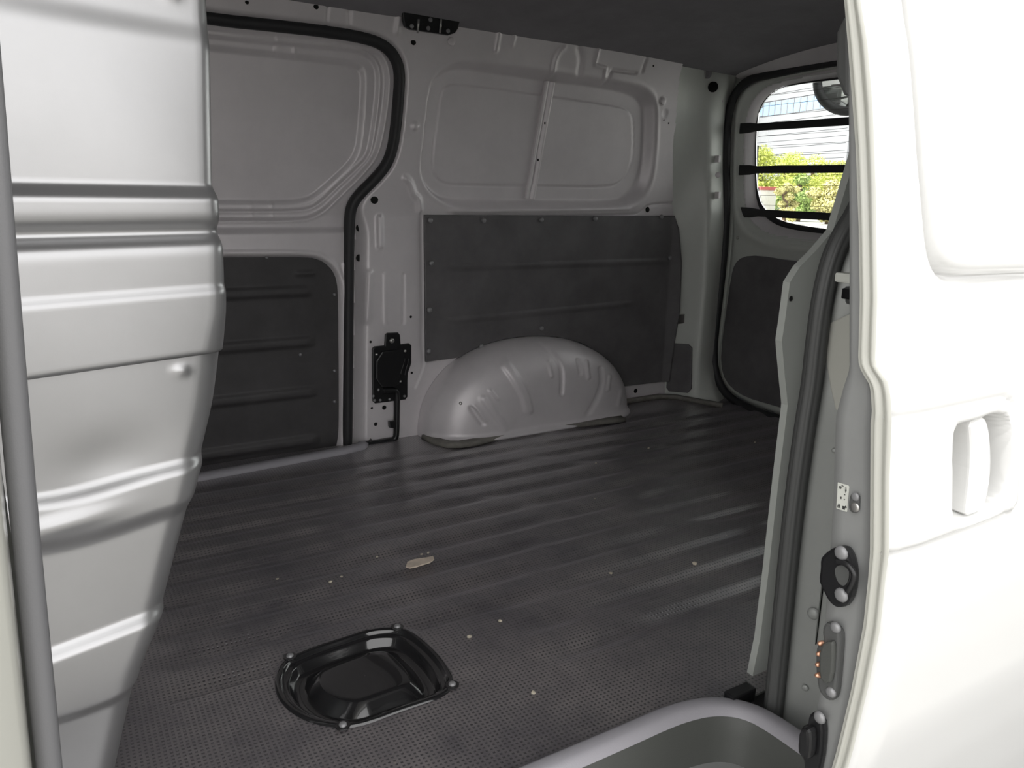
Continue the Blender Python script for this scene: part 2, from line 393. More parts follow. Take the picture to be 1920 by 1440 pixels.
# ================================================================== FAR SLIDING DOOR
fdoor = thing('sliding_door', 'closed grey inner sliding door with blanked window opposite the doorway', 'door', (.2, 2.2, 0))
c4 = dict(sx=3, ox=400, oy=0, f=lambda x, y: FW(x, y, .04))
DB = cpx([(-400,225),(0,260),(350,297),(680,335),(810,352),(862,400),(856,560),(840,760),(826,850),(780,925),(690,1010),(600,1090),(540,1128),(430,1143),(20,1143),(-400,1143)], **c4)
D2 = cpx([(-400,105),(0,150),(350,180),(700,215),(850,240),(940,300),(985,400),(977,560),(950,740),(915,880),(830,985),(720,1090),(620,1190),(540,1232),(430,1242),(30,1245),(-400,1245)], **c4)
D3 = cpx([(-400,150),(0,195),(500,245),(830,275),(905,325),(940,400),(932,560),(905,760),(880,880),(800,960),(690,1060),(610,1140),(540,1180),(430,1190),(20,1192),(-400,1192)], **c4)
DL = cpx([(-500,105),(30,112),(480,107),(590,120),(660,170),(700,240),(708,360),(710,700),(712,1080),(700,1180),(680,1235),(300,1290),(-500,1360)], 3, 400, 440, lambda x, y: FW(x, y, .04))
gx = np.arange(-.45, .96, .004); gz = np.arange(-.05, 1.19, .004)
X, Z = np.meshgrid(gx, gz, indexing='ij')
s1, s2, s3, sL, sD = sdf(DB, X, Z), sdf(D2, X, Z), sdf(D3, X, Z), sdf(DL, X, Z), sdf(OPEN, X, Z)
off = np.zeros_like(X)
off -= .012 * ss(-s2 / .010) + .010 * ss(-s3 / .008) + .010 * ss(-s1 / .008)
off += .003 * g(s2, .004) + .003 * g(s3, .003) - .004 * g(s1, .003)
zb = FW(500, 425, .04)[2]; zc_ = FW(500, 470, .04)[2]
off += .014 * ss((zb - Z) / .02) * np.where(s2 > 0, 1, 0) * ss(s2 / .012)
off -= .022 * ss(-sL / .012); off += .004 * g(sL - .006, .006)
off += .004 * g(X - (.735 - .0), .006) * (Z < .55)
for x, yt, yb in [(518,70,98),(552,82,105),(472,382,408),(510,383,410)]:
    p = FW(x, yt, .05); q = FW(x, yb, .05); off += .003 * g(pdist([p[[0, 2]], q[[0, 2]]], X, Z), .004)
off += .001 * np.sin(X * 8) * np.sin(Z * 9)
grid('inner_panel', np.stack([X, ybase(Z) + .03 - off, Z], -1), SILVER, fdoor, mask=sD < .02)
# black lining with pressed ribs
sL2 = sL
ribs = np.zeros_like(X)
for yy in (545, 640, 735, 826): 
    zr = FW(560, yy, .04)[2]; ribs += .007 * np.exp(-((Z - zr) / .014) ** 4) * ss((FW(590, 600, .04)[0] - X) / .03)
zr = FW(560, 512, .04)[2]; ribs += .006 * g(Z - zr, .008) * ss((X - FW(545, 512, .04)[0]) / .02) * ss((FW(594, 512, .04)[0] - X) / .02)
lin = grid('lining_board', np.stack([X, ybase(Z) + .029 - ribs, Z], -1), LINING, fdoor, mask=sL < .004)
lin['label'] = 'black lower lining with pressed ribs'
for x, y in [(500,482),(563,665),(627,552),(627,695),(627,753)]: dome('rivet', FW(x, y, .027), (0, -1, 0), .005, .004, RIVET, lin)
ws = sweep('weatherstrip', np.vstack([[SEALP[0] + np.array([-.85, -.01, .02])], SEALP, [SEALP[-1] + np.array([0, 0, -.03])]]) + np.array([0, -.008, 0]), circ(.017, 12, .016), RUB)
tag(ws, 'black rubber seal curving round the closed sliding door and window', 'seal')
# sill strip under the far door
S0, S1 = pl(370, 903, 2, -.005), pl(676, 846, 2, -.005)
d_ = (S1 - S0) / np.linalg.norm(S1 - S0)
st = sweep('trim_1', [S0 - d_ * .6, S0, (S0 + S1) / 2, S1, S1 + np.array([.02, .03, .0])], [(-.016, -.005), (-.016, .014), (-.004, .02), (.012, .02), (.03, .004), (.03, -.005)], PLAST, side=(0, 1, 0), sub=1)
struct(st, 'grey sill strip along the foot of the closed sliding door')
box('door_sill', (-.45, S0[1] + .02, -.06), (.74, 2.26, -.012), DPLAST, st)

# ================================================================== LINING PANEL ON QUARTER
def off_wall(x, y): return FW(x, y, -.006)
lp_px = [(794,403),(1030,402),(1262,401),(1267,430),(1269,490),(1265,580),(1257,640),(1249,714),(1165,724),(1100,700),(1000,680),(905,664),(794,678)]
LP = [off_wall(x, y)[[0, 2]] for x, y in lp_px]
LPa = np.array(LP); xl = LPa[0][0]; zt_ = LPa[0][1]
rgt = LPa[2:8][::-1]; bot = LPa[7:][::-1]
xc, aw, hh, D = 1.352, .402, .292, .15                # wheel arch: centre, half length, height, depth
_t = np.linspace(math.pi, 0, 200)
acx = xc + aw * np.sign(np.cos(_t)) * np.abs(np.cos(_t)) ** .92 - .02 * np.sin(_t) ** 2; acz = hh * np.abs(np.sin(_t)) ** .88 - .002
S_, T_ = np.meshgrid(np.linspace(0, 1, 210), np.linspace(0, 1, 160), indexing='ij')
X = xl + S_ * (2.0 - xl)
for _ in range(6):
    zb_ = np.maximum(np.interp(X, bot[:, 0], bot[:, 1]), np.interp(X, acx, acz, left=0, right=0)); Z = zb_ + T_ * (zt_ - zb_)
    X = xl + S_ * (np.interp(Z, rgt[:, 1], rgt[:, 0]) - xl)
rb = np.zeros_like(X)
for (xa, ya), (xb, yb) in [((845,498),(1250,487)), ((842,598),(1180,566))]:
    p, q = off_wall(xa, ya), off_wall(xb, yb); dd = (Z - (p[2] + (q[2] - p[2]) * (X - p[0]) / (q[0] - p[0])))
    e = ss((X - p[0] + .02) / .04) * ss((q[0] - X + .02) / .04); rb += .0045 * e * (ss((dd + .02) / .016) - ss((dd - .0) / .006))
bend = .55 * np.clip(X - 1.955, 0, None)
lpn = thing('lining_panel', 'black lining board riveted to the body side above the wheel arch', 'panel', (1.45, 2.15, .1))
front = grid('board', np.stack([X, ybase(Z) - .010 - rb - bend, Z], -1), LINING_GLARE, lpn)
sm = front.modifiers.new('thick', 'SOLIDIFY'); sm.thickness = .005; sm.offset = 0
for u, v in [(140,100),(440,100),(765,97),(1068,90),(1440,80),(1487,310),(145,340),(135,603),(765,707),(427,808),(130,835)]:
    p = FW(760 + u / 3, 380 + v / 3, -.014); p[1] -= .55 * max(0, p[0] - 1.955)
    dome('rivet', p, (0, -1, 0), .0085, .007, RIVET, lpn)

# ================================================================== WHEEL ARCH
arch = thing('wheel_arch', 'grey pressed metal wheel arch bulging from the body side above the mat', 'wheel arch', (1.35, 2.15, 0))
xc, aw, hh, D = 1.352, .402, .292, .15
nr, nt_ = 70, 220
rr = 1 - np.linspace(0, 1, nr) ** 1.6; th = np.linspace(0, math.pi, nt_)
R_, T_ = np.meshgrid(rr, th, indexing='ij')
cx_ = np.sign(np.cos(T_)) * np.abs(np.cos(T_)) ** .92; sz_ = np.abs(np.sin(T_)) ** .88
AX = xc + aw * R_ * cx_ - .02 * np.sin(T_) ** 2 * R_; AZ = hh * R_ * sz_ - .004
tt = np.clip((1 - R_) / .5, 0, 1); dep = D * (1 - (1 - tt) ** 2.4) ** (1 / 2.4)
# ribs run over the crown
D0 = np.stack([AX, 2.158 - dep, AZ], -1) - EYE
zz_ = D0 @ CF; AU = (960 + F_PX * (D0 @ CR) / zz_ - 760) * 3; AV = (720 - F_PX * (D0 @ CU) / zz_ - 380) * 3
for pts, wd_, dp in [([(560,905),(625,995),(672,1085),(690,1165)],26,.009), ([(440,1105),(490,1170),(545,1240),(560,1270)],20,.007), ([(375,1160),(435,1245)],14,-.006), ([(395,1150),(450,1225)],8,.005),
                     ([(760,795),(830,850),(870,910),(885,970),(880,1070)],12,-.006), ([(805,895),(825,975)],9,.005), ([(1018,895),(1030,985)],10,.005), ([(970,885),(985,960)],10,-.004),
                     ([(1100,935),(1108,1020),(1075,1110),(1030,1185)],14,-.005), ([(1150,975),(1140,1050)],9,.004), ([(1215,1055),(1198,1135)],10,.004), ([(480,1060),(520,1105)],10,.006)]:
    dep += dp * np.exp(-(pdist(chaikin(pts, 2, False), AU, AV) / wd_) ** 4)
# flat face towards the mat with a small flange at its foot
dep += .018 * g(AZ - .004, .010) * (R_ < .985)
AY = 2.158 - dep + .012 * (AX - 1.0) * 0
shell = grid('shell', np.stack([AX, AY, AZ], -1), SILVER, arch)
for x, y in [(864,756),(1054,683)]: dome('weld_stud', pl(x, y, 1, 2.04), (-.2, -.9, .4), .006, .003, STEEL, arch)
ft = [pl(x, y, 2, .004) for x, y in [(800,818),(832,834),(872,834),(935,818),(1000,804),(1100,794),(1168,786)]]
sweep('foot_flange', ft, [(-.004, -.014), (.010, -.012), (.008, .018), (-.004, .020)], DUST, arch, side=(0, 0, 1), sub=1)

# ================================================================== LATCH BRACKET ON PILLAR
lat = thing('latch_bracket', 'black steel latch plate with rod bolted low on the door pillar', 'bracket', FW(735, 700, -.01))
lo = [(320,285),(340,270),(440,262),(446,150),(470,130),(580,126),(598,150),(606,250),(690,238),(716,256),(716,440),(700,490),(680,545),(676,620),(676,790),(655,820),(340,860),(318,840),(312,600),(312,300)]
P_ = [FW(640 + u / 5.536, 600 + v / 5.536, -.001) for u, v in lo]
plate('plate', P_, (0, -.010, 0), BLACK, lat, .003)
inn = [(352,330),(600,300),(640,318),(650,420),(600,560),(598,690),(350,700)]
plate('raised_panel', chaikin([FW(640 + u / 5.536, 600 + v / 5.536, -.010) for u, v in inn], 1), (0, -.008, 0), BLACK, lat, .004)
for u, v in [(365,358),(660,322),(525,215),(508,665),(612,638),(385,725),(330,790),(655,790),(345,835),(403,832),(500,822)]:
    dome('bolt', FW(640 + u / 5.536, 600 + v / 5.536, -.011), (0, -1, 0), .0045 if v != 215 else .008, .004, STEEL if v < 700 else RIVET, lat)
sweep('bead', [FW(640 + u / 5.536, 600 + v / 5.536, -.013) for u, v in [(655,400),(650,450),(625,510),(615,560)]], circ(.003, 8), BLACK, lat)
sweep('bead', [FW(640 + u / 5.536, 600 + v / 5.536, -.013) for u, v in [(696,400),(690,460),(665,520),(660,570)]], circ(.003, 8), BLACK, lat)
rod = [FW(640 + u / 5.536, 600 + v / 5.536, -.014) for u, v in [(430,735),(530,730),(575,740),(578,820),(575,1000),(572,1180),(560,1235),(500,1260),(400,1275),(220,1290)]]
sweep('rod', rod, circ(.0095, 10), BLACK, lat)
tabp = [FW(640 + u / 5.536, 600 + v / 5.536, -.010) for u, v in [(480,1045),(560,1035),(560,1115),(485,1110)]]
plate('rod_clip', tabp, (0, -.012, 0), BLACK, lat, .003)
armp = [FW(640 + u / 5.536, 600 + v / 5.536, -.006) for u, v in [(205,1262),(280,1248),(300,1225),(310,1248),(520,1212),(560,1225),(570,1255),(490,1285),(420,1310),(215,1325)]]
plate('foot_bracket', armp, (0, -.014, 0), BLACK, lat, .003)

# access cover low on the corner pillar
cv = [(1256,648),(1262,643),(1292,645),(1299,652),(1298,728),(1291,736),(1256,733),(1251,726)]
P_ = []
for x, y in cv:
    z = pl(x, y, 0, 2.02)[2]; z = float(np.clip(z, .02, .3))
    A_, B_ = at(zA, np.array([z]))[0], at(zB, np.array([z]))[0]
    # point where the ray meets the pillar face (vertical plane through A-B)
    nrm = np.cross(B_ - A_, [0, 0, 1]); d = ray(x, y); P_.append(EYE + d * ((A_ - EYE) @ nrm / (d @ nrm)))
n_ = np.cross(at(zB, np.array([.15]))[0] - at(zA, np.array([.15]))[0], [0, 0, 1]); n_ /= np.linalg.norm(n_); n_ = n_ if n_[1] < 0 else -n_
ac = plate('access_cover', [p + n_ * .0 for p in P_], n_ * .012, LINING_GLARE, None, .003)
tag(ac, 'small black rectangular cover low on the corner pillar beside the mat', 'cover')

# ================================================================== CEILING
gx = np.linspace(-.45, 2.17, 120); gy = np.linspace(.62, 2.085, 60)
X, Y = np.meshgrid(gx, gy, indexing='ij')
edge = 1.200 - .020 * np.clip(X - .9, 0, None) - .02 * np.clip(.4 - X, 0, None)
Z = edge + .085 * (1 - np.abs((Y - 1.36) / .72) ** 2.6) - .002
Z -= .045 * ss((X - 1.95) / .2) * (1 - np.abs((Y - 1.36) / .72) ** 2.6).clip(0, 1) 
Z += .003 * np.sin(X * 5 + Y * 3) * np.sin(Y * 7)
ceil = struct(grid('ceiling', np.stack([X, Y, Z], -1), HEAD, flip=True), 'dark grey cloth headliner')
gx = np.linspace(-2.2, 2.42, 24); gy = np.linspace(.48, 2.26, 24)
X, Y = np.meshgrid(gx, gy, indexing='ij'); Z = 1.25 + .12 * (1 - np.abs((Y - 1.37) / .92) ** 3) - .03 * ss((X - 1.8) / .6)
grid('roof_skin', np.stack([X, Y, Z], -1), WHITE, ceil)
rbk = thing('roof_clip', 'black clip with bolts where the headliner meets the body side', 'clip', FW(805, 50))
P_ = [FW(x, y, -.012) for x, y in [(752,22),(860,38),(856,55),(850,63),(838,67),(765,56),(756,50),(753,40)]]
plate('clip_plate', P_, (0, -.012, 0), BLACK, rbk, .003)
for x, y in [(772,49),(803,53),(807,37),(840,58)]: dome('bolt', FW(x, y, -.025), (0, -1, 0), .006, .004, RIVET, rbk)
for x in (785, 827): sweep('clip_rib', [FW(x, 36, -.026), FW(x - 2, 62, -.026)], circ(.003, 8), STEEL, rbk, sub=0)
# loose corner flap of the headliner
flp = chaikin([pl(x, y, 0, 2.03) for x, y in [(1262,118),(1330,125),(1330,143),(1318,150),(1305,158),(1285,157),(1268,145)]], 2)
plate('headliner_corner', flp, (.012, 0, 0), HEAD, ceil, .0)

# ================================================================== TAILGATE
YC = 1.43
XT = 2.20
tg = thing('tailgate', 'grey rear tailgate with barred window and black lower lining', 'tailgate', (XT, YC, 0))
def sym(pts):
    a = [tuple(p) for p in pts]; return a + [(2 * YC - p[0], p[1]) for p in reversed(a)]
def TP(x, y, xx=XT): p = pl(x, y, 0, xx); return (p[1], p[2])
wo = [TP(x, y) for x, y in [(1500,142),(1450,152),(1415,175),(1396,210),(1390,260),(1390,360),(1396,402),(1420,432),(1465,446),(1560,455)]]
wo[0] = (1.62, wo[0][1]); wo[-1] = (1.62, wo[-1][1])
WOP = chaikin(sym(wo), 2)
gw = [TP(x, y, 2.262) for x, y in [(1540,154),(1480,159),(1447,171),(1425,195),(1417,228),(1416,330),(1419,362),(1426,385),(1442,402),(1475,420),(1560,434)]]
gw[0] = (1.60, gw[0][1]); gw[-1] = (1.60, gw[-1][1])
GWP = chaikin(sym(gw), 2)
gy = np.arange(.70, 2.16, .005); gz = np.arange(-.02, 1.19, .005)
Yg, Zg = np.meshgrid(gy, gz, indexing='ij')
sW = sdf(WOP, Yg, Zg)
ol = [TP(x, y) for x, y in [(1560,122),(1440,138),(1398,155),(1378,190),(1372,260),(1372,400),(1366,480),(1352,600),(1342,680),(1350,722),(1380,752),(1440,778),(1475,788)]]
ol[0] = (1.7, ol[0][1]); ol[-1] = (1.7, ol[-1][1])
OLP = chaikin(sym(ol), 2)
sO = sdf(OLP, Yg, Zg)
offg = .020 * ss(-sO / .03) + .012 * g(sW - .03, .022)
offg -= .02 * ss((.02 - sW) / .02)
grid('inner_panel', np.stack([XT + .012 - offg, Yg, Zg], -1), PILL, tg, mask=(sW > -.004) & (sO < .004), flip=True)
# reveal of the window opening, then the black ceramic border of the glass
def resample(P, n):
    P = np.asarray(P, float); Q = np.vstack([P, P[:1]]); L = np.r_[0, np.cumsum(np.linalg.norm(np.diff(Q, axis=0), axis=1))]
    s_ = np.linspace(0, L[-1], n, endpoint=False); return np.stack([np.interp(s_, L, Q[:, 0]), np.interp(s_, L, Q[:, 1])], 1)
A2 = resample(WOP, 160); B2 = resample(GWP, 160)
A3 = A2 * .97 + B2 * .03
cw = A2.mean(0)
ring = np.array([[(XT + .03, *(cw + (a - cw) * 1.08)), (XT + .006, *(cw + (a - cw) * 1.012)), (XT + .02, *a3), (2.255, *(a3 * .6 + b * .4)), (2.262, *(a3 * .45 + b * .55))] for a, a3, b in zip(A2, A3, B2)])
grid('window_reveal', ring, SILVER, tg, close_u=True)
ring = np.array([[(2.264, *(a * .5 + b * .5)), (2.264, *b), (2.268, *b), (2.268, *(a * .5 + b * .5))] for a, b in zip(A3, B2)])
grid('glass_border', ring, RUB, tg, close_u=True, close_v=True)
ys_, zs_ = np.meshgrid(np.arange(.62, 2.25, .01), np.arange(-.2, 1.27, .01), indexing='ij')
grid('outer_skin', np.stack([np.full_like(ys_, 2.29), ys_, zs_], -1), WHITE, tg, mask=sdf(GWP, ys_, zs_) > .008)
GL = bpy.data.materials.new('window_glass'); GL.use_nodes = True
t = GL.node_tree; t.nodes.remove(t.nodes['Principled BSDF'])
tr = t.nodes.new('ShaderNodeBsdfTransparent'); tr.inputs[0].default_value = (.93, .95, .94, 1)
gl = t.nodes.new('ShaderNodeBsdfGlossy'); gl.inputs['Roughness'].default_value = .02
fr = t.nodes.new('ShaderNodeFresnel'); fr.inputs[0].default_value = 1.45
mx = t.nodes.new('ShaderNodeMixShader'); t.links.new(fr.outputs[0], mx.inputs[0]); t.links.new(tr.outputs[0], mx.inputs[1]); t.links.new(gl.outputs[0], mx.inputs[2])
t.links.new(mx.outputs[0], t.nodes['Material Output'].inputs[0])
glass = plate('window_pane', [(2.266, *p) for p in resample(GWP, 60)], (.004, 0, 0), GL, tg)
zt = max(p[1] for p in GWP); zb_ = min(p[1] for p in GWP)
HL = mat('heater_line', (.05, .035, .03), .6)
for k in range(13):
    z = zb_ + .045 + k * (zt - zb_ - .07) / 12.0
    ys = [p[0] for p in resample(GWP, 400) if abs(p[1] - z) < .006]
    y0, y1 = min(ys) + .01, max(ys) - .01
    box('heater_line', (2.2645, y0, z - .0006), (2.2655, y1, z + .0006), HL, glass)
# guard bars
for (xa, ya, ha) in [(1393,241,6.5),(1393,319,6.5),(1395,398,6.5)]:
    p = pl(xa, ya, 0, 2.205); y1 = p[1] + .012; zc = p[2]; hb = .0125
    zz2 = zc + {241: -.006, 319: -.004, 398: -.006}[ya]
    pts = [(2.196, y1, zc + .018), (2.196, y1 - .05, zc + .017), (2.196, y1 - .085, zc + hb), (2.196, YC, zz2 + hb), (2.196, 2 * YC - y1 + .085, zc + hb), (2.196, 2 * YC - y1, zc + .018),
           (2.196, 2 * YC - y1, zc - .018), (2.196, 2 * YC - y1 + .085, zc - hb), (2.196, YC, zz2 - hb), (2.196, y1 - .085, zc - hb), (2.196, y1 - .05, zc - .017), (2.196, y1, zc - .018)]
    gb = plate('guard_bar', pts, (.008, 0, 0), RUB, tg, .002)
# black lining
lg = [TP(x, y, 2.178) for x, y in [(1560,496),(1480,489),(1420,479),(1392,481),(1377,494),(1370,520),(1360,590),(1351,660),(1353,700),(1370,728),(1400,746),(1440,758),(1480,768)]]
lg[0] = (1.6, lg[0][1]); lg[-1] = (1.6, lg[-1][1])
LG = chaikin(sym(lg), 1)
plate('lining_board', [(2.178, *p) for p in LG], (.012, 0, 0), LINING_GLARE, tg, .003)
for x, y in [(1383,446)]: dome('bolt', pl(x, y, 0, 2.185), (-1, 0, 0), .006, .004, STEEL, tg)
# header and tailgate seal
sp = [pl(x, y, 0, 2.165) for x, y in [(1440,140),(1400,150),(1374,180),(1363,230),(1361,300),(1362,400),(1357,480),(1346,580),(1337,655),(1342,705),(1362,742),(1405,768),(1470,788)]]
sp = [np.array([2.165, 1.70, sp[0][2] + .01])] + sp + [np.array([2.165, 1.70, sp[-1][2] - .004])]
spm = [np.array([q[0], 2 * YC - q[1], q[2]]) for q in reversed(sp)]
ts = sweep('weatherstrip', sp + spm, circ(.015, 12), RUB, closed=True, side=(1, 0, 0))
tag(ts, 'black rubber seal round the tailgate opening', 'seal')
hdr = grid('rear_header', np.array([[(2.10, y, 1.195 + .05 * (1 - abs((y - YC) / .66) ** 3)), (2.14, y, 1.172), (2.17, y, 1.160), (2.24, y, 1.16), (2.3, y, 1.2)] for y in np.linspace(YC - .66, YC + .66, 40)]), SILVER, ceil)
# closing panels round the tailgate (outer shell)
box('rear_sill', (2.13, .62, -.14), (2.34, 2.26, -.008), GREY, floor)
ring = []
for p in resample(OLP, 120):
    c = np.array([YC, .55]); v = p - c; q = c + v * 1.16
    ring.append([(2.215, *p), (2.20, *(c + v * 1.03)), (2.30, *q)])
grid('rear_frame', np.array(ring), PILL, wall, close_u=True)

# ================================================================== CONVEX MIRROR outside the tailgate
mc = pl(1596, 146, 0, 2.52); mir = thing('convex_mirror', 'round black rimmed parking mirror outside the rear window', 'mirror', mc)
dirn = (EYE - mc); dirn = np.array([dirn[0], dirn[1], 0]); dirn /= np.linalg.norm(dirn)
e1 = np.array([-dirn[1], dirn[0], 0]); e2 = np.array([0, 0, 1.])
Rm = .128
pts = [mc + e1 * Rm * .88 * math.cos(a) + e2 * Rm * .88 * math.sin(a) for a in np.linspace(0, 2 * math.pi, 40, endpoint=False)]
sweep('rim', pts, [(a * 1.0, b) for a, b in circ(.019, 10, .016)], RUB, mir, side=tuple(dirn), closed=True, sub=0)
G = np.array([[mc + (e1 * math.cos(a) + e2 * math.sin(a)) * Rm * .86 * r + dirn * .02 * (1 - r * r) for a in np.linspace(0, 2 * math.pi, 40, endpoint=False)] for r in np.linspace(0.001, 1, 8)])
grid('mirror_face', G, mat('mirror_glass', (.8, .8, .8), .03, 1.0), mir, close_v=True)
G = np.array([[mc + (e1 * math.cos(a) + e2 * math.sin(a)) * Rm * .9 * math.cos(b) - dirn * .07 * math.sin(b) for a in np.linspace(0, 2 * math.pi, 32, endpoint=False)] for b in np.linspace(0, 1.55, 8)])
grid('housing', G, RUB, mir, close_v=True)
sweep('bracket', [mc - dirn * .06, mc - dirn * .05 + e2 * .12, np.array([2.36, mc[1], mc[2] + .2]), np.array([2.30, mc[1], mc[2] + .18])], circ(.014, 10), RUB, mir, side=(0, 1, .01))

# ================================================================== PARTITION
part = thing('partition', 'bent silver sheet metal bulkhead with horizontal pressed ribs', 'partition', (-.05, 1.0, 0))
ex = np.array([(-.05, -.02), (0, -.006), (.162, .041), (.233, .079), (.395, .134), (.485, .163), (.554, .177), (.615, .182), (.69, .183), (.75, .183), (.905, .193), (1.25, .20)])
def part_sheet(name, z0, z1, lift, mm):
    zz = np.arange(z0, z1, .003)
    zf = np.linspace(-.2, 1.4, 1600); e = np.interp(zf, ex[:, 0], ex[:, 1]); k = np.hanning(70); k /= k.sum(); e = np.convolve(np.pad(e, 70, mode='edge'), k, 'same')[70:-70]
    xe = np.interp(zz, zf, e)
    rad = np.interp(zz, [0, .3, .55, .6, .7, 1.2], [.042, .042, .040, .026, .018, .018])
    ns, na = 60, 9
    P = np.zeros((len(zz), ns + na + 8, 3))
    ang0 = math.atan(.307); u = np.array([math.cos(ang0), math.sin(ang0)]); n = np.array([u[1], -u[0]])
    sgrid = np.linspace(0, 1, ns)
    xs = -.26 + (xe - rad * .8)[:, None] * sgrid[None] + .26 * sgrid[None]
    ys = .957 + .307 * xs
    Zc = np.repeat(zz[:, None], ns, 1)
    wav = .006 * np.sin(xs * 22 + 1) ; low = ss((.55 - Zc) / .1)
    d = np.zeros_like(xs) + lift
    d += .006 + .004 * ss((.940 - Zc) / .035)
    d += .013 * (1 - ss((Zc - .735) / .02))
    d += -.012 * g(Zc - .698, .011) + .004 * (1 - ss((Zc - .69) / .02))
    d += .004 * (1 - ss((Zc - .625) / .012))
    zr = Zc + wav * low * 1.2 * np.clip((.1 - xs) / .15, 0, 1)
    d += .010 * (1 - ss((zr - .408) / .018)) - .009 * (1 - ss((zr - .350) / .026))
    d += .010 * (1 - ss((Zc - .226) / .016)) - .009 * (1 - ss((zr - .138) / .022))
    d += .009 * (1 - ss((Zc - .012) / .014))
    d += -.005 * np.exp(-((xs - .03) / .05) ** 2 - ((Zc - .445) / .03) ** 2) + .005 * np.exp(-((xs + .03) / .06) ** 2 - ((Zc - .385) / .012) ** 2)
    d += .004 * np.exp(-((xs - .12) / .006) ** 2 - ((Zc - .535) / .006) ** 2) + .003 * np.exp(-((xs - .15) / .008) ** 2 - ((Zc - .965) / .01) ** 2)
    d += .0015 * np.sin(xs * 17 + Zc * 6) * np.sin(Zc * 12)
    if z0 > .5:                                        # turned-in lower hem of the overlapping sheet
        d[0] -= .009; d[1] -= .001; zz[1] = zz[0] + .0006; Zc[1] = zz[1]
    P[:, :ns, 0] = xs + n[0] * d; P[:, :ns, 1] = ys + n[1] * d; P[:, :ns, 2] = Zc
    cur = P[:, ns - 1, :2].copy()
    for k in range(na):
        a = ang0 + (k + .5) / na * (math.radians(97) - ang0); st_ = rad * (math.radians(97) - ang0) / na
        cur = cur + np.stack([np.cos(a) * st_, np.sin(a) * st_], 1); P[:, ns + k, :2] = cur; P[:, ns + k, 2] = zz
    Yend = 2.12
    for k in range(8):
        f = (k + 1) / 8; yy = cur[:, 1] + (np.minimum(Yend, ybase(zz) - .04) - cur[:, 1]) * f
        P[:, ns + na + k, 0] = cur[:, 0] - .12 * (yy - cur[:, 1]); P[:, ns + na + k, 1] = yy; P[:, ns + na + k, 2] = zz
    return grid(name, P, mm, part, flip=True)
part_sheet('upper_sheet', .552, 1.205, -.010, PARTM)
part_sheet('lower_sheet', -.01, .556, -.019, PARTM)
# ================================================================== NEAR BODY SIDE (B pillar, C pillar, sill)
nw = struct(bpy.data.objects.new('wall_left', None), 'grey inner body side at the rear of the open doorway'); COL.objects.link(nw)
tp = [pl(x, y, 1, .66) for x, y in [(0,67),(33,480),(71,960),(118,1440)]]
tp = [tp[0] + np.array([.012, .04, .35])] + tp + [np.array([-.045, .66, 0.0]), np.array([-.05, .66, -.2])]
tube = sweep('weatherstrip', [p + np.array([-.0095, .0, 0]) for p in tp], [(a, b) for a, b in circ(.010, 16, .0095)], TUBE, side=(0, 1, 0))
tag(tube, 'grey vinyl seal on the front edge of the doorway beside the partition', 'seal')
# white front pillar skin outside it
G = []
for p in tp:
    x = p[0]; z = p[2]
    G.append([(x - .04, .74, z), (x - .034, .68, z), (x - .021, .664, z), (x - .022, .640, z), (x - .025, .622, z), (x - .037, .612, z), (x - .041, .60, z), (x - .049, .594, z), (x - .2, .575, z), (x - .9, .56, z)])
G = np.array(G); G2 = []
for k in range(len(G) - 1):
    for s_ in np.linspace(0, 1, 8, endpoint=False): G2.append(G[k] * (1 - s_) + G[k + 1] * s_)
G2.append(G[-1])
bp_ = grid('front_pillar_skin', np.array(G2), WHITE_SHADED, nw)
G = np.array([[(-.05, .70, z), (-.09, .78, z), (-.16, .93, z), (-.22, .93, z), (-.9, .9, z)] for z in np.linspace(-.05, 1.2, 6)])
grid('front_pillar_inner', G, GREY, nw)
# rear jamb
sl = np.array([pl(x + 22, y, 1, .66) for x, y in [(1590,390),(1558,440),(1536,490),(1520,560),(1509,640),(1501,720),(1487,800),(1465,960),(1441,1200),(1417,1440)]])
sl = np.vstack([[(1.10, .66, 1.16), (1.03, .66, 1.0), (.98, .66, .86)], sl, [(sl[-1][0], .66, -.25)]])
rib_sec = []
for i in range(24):                                    # ribbed bulb section
    a = i * 2 * math.pi / 24; r_ = .0125 + .0018 * math.cos(a * 8); rib_sec.append((r_ * math.cos(a), r_ * math.sin(a)))
rs = sweep('weatherstrip', sl, rib_sec, SEALG, side=(0, 1, 0))
tag(rs, 'dark ribbed rubber seal on the rear edge of the open doorway', 'seal')
zc = sl[::-1]
def sx(z): return np.interp(z, zc[:, 2], zc[:, 0])
zz = np.linspace(-.25, 1.16, 120)
J = []
for z in zz:
    x0 = sx(z)
    s_ = ss((z - .46) / .1) * (1 - ss((z - .70) / .08))        # wide hollow beside the latch
    J.append([(x0 + .03, .685, z), (x0 + .018, .675, z), (x0 + .014, .665, z), (x0 + .018, .65, z), (x0 + .024 + .01 * s_, .625, z), (x0 + .030 + .035 * s_, .59, z), (x0 + .034 + .05 * s_, .565, z),
              (x0 + .038 + .05 * s_, .548, z), (x0 + .048 + .05 * s_, .537, z), (x0 + .07 + .05 * s_, .529, z)])
grid('rear_jamb', np.array(J), JAMB, nw, flip=True)
grid('quarter_skin', np.array([[q[-2], q[-1], (q[-1][0] + .07, .522, q[-1][2]), (1.4, .52, q[-1][2]), (2.0, .52, q[-1][2]), (2.3, .60, q[-1][2])] for q in J]), WHITE, nw, flip=True)
